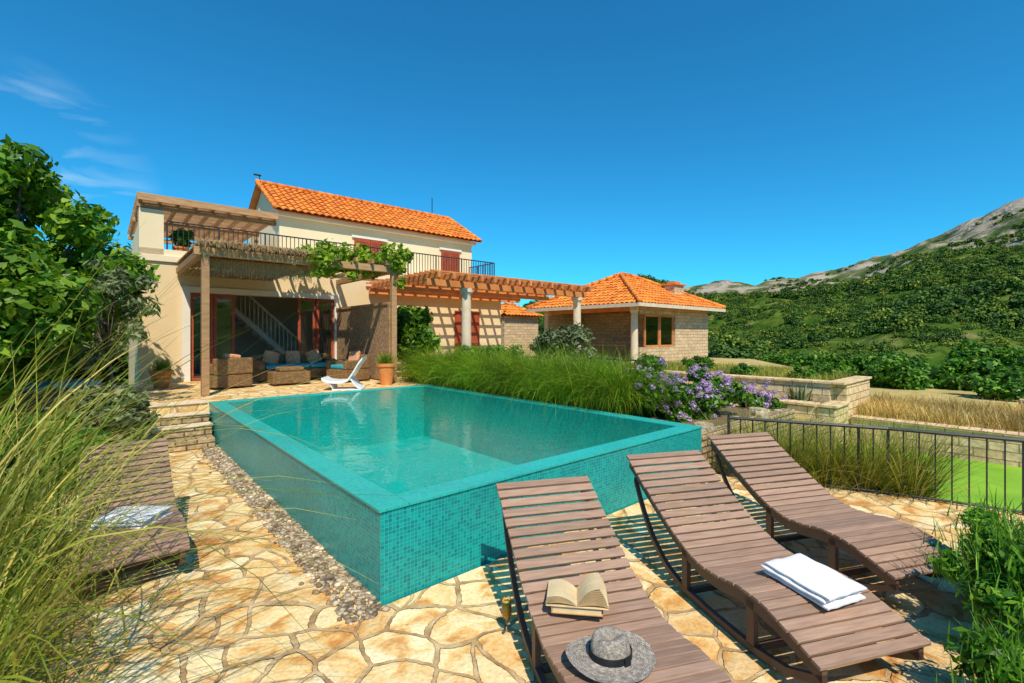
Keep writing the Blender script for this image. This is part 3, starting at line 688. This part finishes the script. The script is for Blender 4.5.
# hat
p,a=onl((.23,3.56),D,1.33,-.11,.375)
Ht=empty('straw_hat',loc=(p[0],p[1],.39)); Ht.rotation_euler=(-.03,.05,.5)
mb=MB(); N_=56; prof=[(.205,.012),(.17,.004),(.13,.001),(.098,.004),(.094,.03),(.09,.065),(.084,.095),(.072,.112),(.05,.108),(.02,.098),(.001,.095)]
for j,(r,z) in enumerate(prof):
    for q in range(N_):
        a_=2*math.pi*q/N_; x=r*math.cos(a_)*1.08; y=r*math.sin(a_)*.96
        zz=z
        if j<3: zz+=(.012*math.cos(2*a_)+.006*math.sin(3*a_))*(r-.1)/.1
        if j>=6: zz-=.018*math.exp(-(y/.022)**2)*(1 if x>-.05 else .6); 
        if j>=5 and x>.03: y*=.86
        mb.V.append((x,y,max(zz,-.004)))
for j in range(len(prof)-1):
    for q in range(N_):
        a0=j*N_+q;b0=j*N_+(q+1)%N_; mb.F.append((a0,b0,b0+N_,a0+N_))
        v0=sum(math.hypot(prof[i+1][0]-prof[i][0],prof[i+1][1]-prof[i][1]) for i in range(j)); v1=v0+math.hypot(prof[j+1][0]-prof[j][0],prof[j+1][1]-prof[j][1])
        mb.UV[len(mb.F)-1]=[(q*.012,v0),((q+1)*.012,v0),((q+1)*.012,v1),(q*.012,v1)]
mb.build('straw_body','straw',Ht,smooth=True,subsurf=1)
mb=MB(); 
for z in (.006,.045):
    for q in range(N_):
        a_=2*math.pi*q/N_; r=.1005 if z<.02 else .0975; mb.V.append((r*math.cos(a_)*1.08,r*math.sin(a_)*.96,z))
for q in range(N_): mb.F.append((q,(q+1)%N_,N_+(q+1)%N_,N_+q))
mb.box(.0,.035,-.104,-.096,.01,.042); mb.build('ribbon','black',Ht)
# books
p,a=onl((.23,3.56),D,.90,-.10,.0)
Bk=empty('open_book',loc=(p[0],p[1],.395)); Bk.rotation_euler=(-.06,.0,a+2.75)
mb=MB(); mb.box(-.14,.14,-.10,.10,.0,.004); mb.box(-.14,.14,-.10,.10,.036,.04); mb.box(-.14,-.136,-.10,.10,.0041,.0359); mb.build('lower_cover','cover',Bk)
mb=MB(); mb.box(-.134,.132,-.095,.096,.0045,.0355); mb.build('lower_pages','paper',Bk)
mb=MB()
for sg in (-1,1):
    for kk in range(14):
        f=kk/13
        def pg(u,v_,sg=sg,f=f):
            ang=.10+f*(.85 if sg>0 else .45); bend=.5*u*(1-f*.3)
            x=sg*u*.175*math.cos(max(ang-bend*.6,0)); z=.046+u*.175*math.sin(max(ang-bend,0.02))+.012*math.sin(u*math.pi)
            return (x,(v_-.5)*.21+.004*f,z)
        mb.grid(pg,8,1)
mb.build('pages','paper',Bk,smooth=True)
mb=MB(); mb.box(-.17,.17,-.108,.108,.041,.044); mb.build('open_cover','paper',Bk)
G=empty('cocktail_glass',loc=(-.035,3.05,0))
mb=MB(); mb.revolve([(.033,0),(.033,.003),(.006,.008),(.004,.05),(.008,.075),(.026,.10),(.033,.14),(.031,.2),(.027,.225)],24); mb.build('glass','clearglass',G,smooth=True)
mb=MB(); mb.revolve([(.001,.08),(.024,.102),(.030,.14),(.029,.19),(.001,.19)],24); mb.build('drink','drink',G,smooth=True)

# ---------------------------------------------------------------- furniture on terrace
def wicker(name,s_,t_,rz,w,d,back=True,arms=True,cush='cusho',seat='cushg'):
    x,y,_=W(s_,t_); e=empty(name,loc=(x,y,.665),rotz=ANG+rz)
    mb=MB(); mb.box(-w/2,w/2,-d/2,d/2,.04,.34)
    if back: mb.box(-w/2,w/2,d/2-.12,d/2+.02,.341,.72)
    if arms: mb.box(-w/2,-w/2+.13,-d/2,d/2-.122,.341,.58); mb.box(w/2-.13,w/2,-d/2,d/2-.122,.341,.58)
    mb.build('woven_frame','wicker',e,bevel=.03)
    n=max(1,round((w-.26)/.62)); cw=(w-.28)/n; mb=MB()
    for k in range(n):
        x0=-w/2+.14+k*cw; mb.box(x0+.01,x0+cw-.01,-d/2+.02,d/2-.14,.345,.46)
    mb.build('seat_cushions',seat if cush!='cushb' else 'cushb',e,bevel=.04)
    if back:
        mb=MB()
        for k in range(n):
            x0=-w/2+.14+k*cw; mt=Matrix.Translation((x0+cw/2,d/2-.2,.63))@Matrix.Rotation(-.3,4,'X')@Matrix.Rotation(random.uniform(-.3,.3),4,'Y'); mb.box(-.2,.2,-.06,.06,-.19,.19,mt)
        mb.build('back_cushions',cush,e,bevel=.05)
    return e
wicker('wicker_armchair',.75,9.9,math.pi+.2,.85,.8)
wicker('wicker_sofa',2.6,10.9,0,2.0,.85,seat='cushb')
wicker('wicker_armchair',3.6,9.6,-1.3,.85,.8,cush='cusho',seat='cushb')
e=wicker('wicker_coffee_table',2.1,9.7,0,.9,.55,False,False,seat='wicker')
x,y,_=W(2.75,7.65); ch=empty('white_lounge_chair',loc=(x,y,.665)); ch.rotation_euler=(0,0,.12-math.pi/2)
mb=MB(); pf_=[(-.46,.30),(-.36,.24),(-.2,.22),(-.02,.22),(.12,.27),(.24,.45),(.36,.66),(.44,.76)]
pr=[(float(a),float(np.interp(a,[q[0] for q in pf_],[q[1] for q in pf_]))) for a in np.linspace(-.46,.44,20)]
strip(mb,pr,-.28,.28,.06); strip(mb,[(-.33,.215),(-.24,.1),(-.22,.03)],-.25,.25,.03) ; strip(mb,[(.16,.30),(.30,.12),(.42,.03)],-.25,.25,.05); strip(mb,[(-.24,.03),(.42,.03)],-.25,.25,.03)
mb.build('shell','whitep',ch,bevel=.01)
def pot(s_,t_,r,h,plant,z=.66):
    x,y,_=W(s_,t_); e=empty('terracotta_pot_plant',loc=(x,y,z))
    MB().revolve([(.001,0),(r*.65,0),(r*.98,h*.85),(r*1.1,h*.86),(r*1.1,h),(r*.95,h),(r*.9,h*.9),(.001,h*.9)],24).build('pot','terra',e,smooth=False)
    if plant=='grass':
        b0=R.normal(size=(260,3))*[r*.35,r*.35,0]+[0,0,h*.9]; V,F=blades(b0,.45,.05,.7,.8,.012); npmesh('leaves',V,F,'grassg',e)
    else:
        V,F=leaves(clumpset((0,0,h+.25),(.25,.25,.25),10,.1,.18),900,.06); npmesh('leaves',V,F,'shrub',e)
        MB().tube([(0,0,h*.8),(0,0,h+.3)],.02,6).build('stem','bark',e)
    return e
pot(-.45,10.9,.22,.42,'grass'); pot(3.95,8.0,.22,.55,'grass'); pot(.15,13.0,.18,.35,'leaf',4.06)
wicker('garden_daybed',-2.3,8.2,.3,1.7,.9,False,False,'cushb')

# ---------------------------------------------------------------- planting
n=30000
s_=R.normal(5.35,.22,n); t_=R.uniform(1.5,8.6,n)
cl=np.round(t_/.55)*.55; t_=t_*.45+cl*.55
x=BX+CA*s_-SA*t_; y=BY+SA*s_+CA*t_
V,F=blades(np.stack([x,y,np.full(n,.5)],1),1.45,.02,.65,1.5,.010,5); npmesh('fountain_grass',V,F,'grassg')
x,y,_=W(5.6,9.4); tree('leafy_bush',(x,y,.6),.9,(0,0,1.25),(.6,.55,.9),34,.18,.34,6500,.10,'citrus',.05)
x,y,_=W(7.6,5.2); tree('young_olive_tree',(x,y,.4),.7,(0,0,1.25),(.85,.75,.55),28,.15,.28,4600,.05,'olive',.04,3.5)
x,y,_=W(6.6,6.9); tree('garden_shrub',(x,y,.4),.4,(0,0,.8),(1.2,.6,.45),26,.2,.32,4500,.06,'shrub',.04)
x,y,_=W(9.6,6.6); tree('garden_shrub',(x,y,.1),.4,(0,0,.9),(1.6,.8,.5),30,.2,.35,5000,.06,'olive',.04)
x,y,_=W(6.15,1.3); e=empty('flowering_shrub',loc=(x,y,.1))
cl=clumpset((0,0,.72),(1.15,.65,.55),50,.15,.27); V,F=leaves(cl,12000,.05); npmesh('leaves',V,F,'shrub',e)
fc=[]
for k in range(300):
    c=cl[random.randrange(len(cl))]; d=unit(R.normal(size=3)); d[2]=abs(d[2])*.8+.1; d[1]-=.3
    fc.append((*(c[:3]+unit(d)*c[3]*1.12),random.uniform(.035,.065)))
V,F=leaves(fc,15000,.022,1.2,.3,.8); npmesh('flowers',V,F,'flower',e)
x,y,_=W(8.2,.9); e=empty('flowering_shrub',loc=(x,y,.1)); cl=clumpset((0,0,.35),(.8,.5,.3),20,.13,.22); V,F=leaves(cl,3500,.05); npmesh('leaves',V,F,'shrub',e)
fc=[(*(cl[random.randrange(20)][:3]+R.normal(size=3)*.12+[0,0,.12]),.05) for k in range(70)]; V,F=leaves(fc,3500,.025,1.2,.3,.8); npmesh('flowers',V,F,'flower',e)
mb=MB()
for k in range(14):
    s1_,t1_=random.uniform(4.9,8.0),random.uniform(.1,.5); r=random.uniform(.07,.14); mt=Matrix.Translation((s1_,t1_,.52))@Matrix.Rotation(random.random()*3,4,'Z')@Matrix.Rotation(random.random()*.4,4,'X'); mb.box(-r,r,-r*.7,r*.7,-r*.4,r*.4,mt)
mb.build('garden_rocks','rock',frame=True,bevel=.04)
x,y,_=W(10.95,.8); V,F=blades(np.tile([[x,y,.2]],(60,1))+R.normal(size=(60,3))*[.08,.08,0],.6,.1,1.0,.3,.07,4); npmesh('agave_plant',V,F,'olive')
n=4200; q=R.random(n); t_=np.interp(q,[0,1],[-.25,-2.1]); cl=np.round(t_/.4)*.4; t_=t_*.5+cl*.5; s_=np.interp(-t_,[.25,1.9,2.9],[5.0,5.72,6.0])+.2+np.abs(R.normal(0,.14,n))
x=BX+CA*s_-SA*t_; y=BY+SA*s_+CA*t_
V,F=blades(np.stack([x,y,np.full(n,-.6)],1),1.65,.02,.40,.8,.012,5); npmesh('tall_grass',V,F,'grassf')
# dry grass on the low field
n=16000; s_=R.uniform(12.1,15.4,n); t_=R.uniform(-10,.2,n); x=BX+CA*s_-SA*t_; y=BY+SA*s_+CA*t_
V,F=blades(np.stack([x,y,np.full(n,-.02)],1),.42,.02,.5,.8,.016,3); npmesh('dry_grass_field',V,F,'dry')
# mixed green/straw grass behind the limestone wall, low
n=11000; s_=R.uniform(11.7,15.5,n); t_=R.uniform(.4,7.4,n); ok=~((t_-.3)<(s_-13.6)*.69); s_,t_=s_[ok],t_[ok]; x=BX+CA*s_-SA*t_; y=BY+SA*s_+CA*t_
V,F=blades(np.stack([x,y,np.full(len(s_),.74)],1),.26,.02,.6,.8,.016,3); npmesh('meadow_grass',V,F,'grassf')
for (bs,bt,r) in ((12.3,1.2,.28),(12.1,2.6,.34),(12.6,4.2,.4),(12.2,5.6,.35),(13.4,.9,.3),(13.6,6.5,.45)):
    x,y,_=W(bs,bt); V,F=leaves(clumpset((0,0,r*.6),(r*1.3,r,r*.5),16,r*.25,r*.42),1800,.045); npmesh('low_bush',V,F,'shrub',loc=(x,y,.74))
for (bx,by,r) in ((15.0,14.5,.8),(17.0,13.2,1.0),(18.3,14.6,1.1),(14.2,17.5,1.0),(16.4,17.0,1.2),(19.5,17,1.3),(13.6,20.5,1.1),(21.5,21,1.6),(17,20.5,1.2),(24,23,1.5),(19.5,26,1.2),(16.5,28,1.3),(27,24,1.6)):
    V,F=leaves(clumpset((0,0,r*.5),(r,r,r*.5),30,r*.22,r*.4),4500,.08*r+.01); npmesh('wild_bush',V,F,'shrub',loc=(bx,by,-.1 if by<22 else -.5))
def rosem(loc,c,rr,K,n1,n2):
    e=empty('rosemary_hedge',loc=loc); cl=clumpset(c,rr,K,.10,.19,.2)
    V,F=leaves(cl,n1,.024,3.0,.3,.45); npmesh('needles',V,F,'rosemary',e)
    b0=cl[R.integers(0,K,n2),:3]+R.normal(size=(n2,3))*.09; V,F=blades(b0,.17,0,.8,.3,.009,3); npmesh('sprigs',V,F,'rosemary',e)
rosem((3.62,2.80,0),(0,0,.36),(.90,.75,.42),120,56000,9000)
rosem((2.75,2.0,0),(0,0,.20),(.75,.42,.20),60,24000,5000)
rosem((1.45,1.72,0),(0,0,.03),(.35,.12,.05),14,3000,1400)
# left trees
tree('citrus_tree',(-9.6,9.2,.6),1.3,(0,0,2.6),(1.9,1.7,2.1),90,.32,.6,26000,.10,'citrus',.16)
tree('citrus_tree',(-7.9,6.6,.4),1.0,(0,0,1.9),(1.3,1.2,1.4),50,.28,.5,14000,.09,'citrus',.12)
tree('olive_tree',(-7.1,8.3,.6),1.0,(-.1,0,1.7),(.9,.7,1.0),30,.12,.26,1700,.045,'olive',.03,4.0)
for (bx,by,bz,r,mt) in ((-5.8,5.8,0,.6,'shrub'),(-6.2,7.0,.2,.6,'olive'),(-5.0,3.8,0,.55,'shrub')):
    V,F=leaves(clumpset((0,0,r*.7),(r,r,r*.7),30,r*.25,r*.4),5000,.06); npmesh('garden_shrub',V,F,mt,loc=(bx,by,bz))
B=[]
for (cx,cy,k,sp) in ((-2.25,1.65,150,.16),(-2.95,2.35,190,.2),(-3.7,3.1,200,.22),(-4.3,3.9,140,.2)):
    B.append(np.stack([R.normal(cx,sp,k),R.normal(cy,sp,k),np.zeros(k)],1))
B=np.concatenate(B); V,F=blades(B,2.55,.02,.42,1.3,.012,10,az=R.normal(-.1,1.7,len(B))); npmesh('ornamental_long_grass',V,F,'grassf')
B2=np.repeat(B,2,axis=0)+R.normal(size=(len(B)*2,3))*[.14,.14,0]; V,F=blades(B2,1.15,.1,.8,1.5,.011,6); npmesh('ornamental_grass_tuft',V,F,'grassf')

# ---------------------------------------------------------------- light, sky
SUNAZ,SUNEL=164,52
w=bpy.data.worlds.new('World'); sc.world=w; w.use_nodes=True; nt=w.node_tree; bg=nt.nodes['Background']
sk=nt.nodes.new('ShaderNodeTexSky'); sk.sky_type='NISHITA'; sk.sun_disc=False; sk.sun_elevation=rad(SUNEL); sk.sun_rotation=rad(SUNAZ); sk.dust_density=.1; sk.ozone_density=2.0; sk.air_density=1.0
c0=mixc(nt,1.0,sk.outputs[0],(.15,.96,1.30),'MULTIPLY')
tc=nt.nodes.new('ShaderNodeTexCoord'); mp=nt.nodes.new('ShaderNodeMapping'); mp.inputs['Scale'].default_value=(2,2,7); nt.links.new(tc.outputs['Generated'],mp.inputs[0])
n=nz(nt,mp.outputs[0],3.0,7,1.2); r=ramp(nt,[(.50,0),(.8,.6)]); nt.links.new(n.outputs['Fac'],r.inputs[0])
dt=nt.nodes.new('ShaderNodeVectorMath'); dt.operation='DOT_PRODUCT'; dv=Vector((-.74,.68,.21)).normalized(); dt.inputs[1].default_value=dv; nt.links.new(tc.outputs['Generated'],dt.inputs[0])
mr=nt.nodes.new('ShaderNodeMapRange'); mr.inputs[1].default_value=.982; mr.inputs[2].default_value=.997; nt.links.new(dt.outputs['Value'],mr.inputs[0])
mu=nt.nodes.new('ShaderNodeMath'); mu.operation='MULTIPLY'; nt.links.new(r.outputs[0],mu.inputs[0]); nt.links.new(mr.outputs[0],mu.inputs[1])
c=mixc(nt,mu.outputs[0],c0,(5,7,8))
nt.links.new(c,bg.inputs[0]); bg.inputs[1].default_value=.125
sl_=bpy.data.lights.new('sun','SUN'); sl_.energy=5.0; sl_.angle=rad(.53); sl_.color=(1,.91,.74)
so=bpy.data.objects.new('sun',sl_); sc.collection.objects.link(so)
dv=Vector((math.sin(rad(SUNAZ))*math.cos(rad(SUNEL)),math.cos(rad(SUNAZ))*math.cos(rad(SUNEL)),math.sin(rad(SUNEL))))
so.rotation_euler=dv.to_track_quat('Z','Y').to_euler(); so.location=dv*50
cam=bpy.data.cameras.new('camera'); cam.sensor_width=36; cam.lens=36*470/1024; cam.shift_y=-6.5/1024; cam.clip_end=6000; cam.clip_start=.05
co=bpy.data.objects.new('camera',cam); sc.collection.objects.link(co); co.location=(0,0,1.93); co.rotation_euler=(rad(90),0,0); sc.camera=co
sc.view_settings.view_transform='Standard'; sc.view_settings.look='None'; sc.view_settings.exposure=0
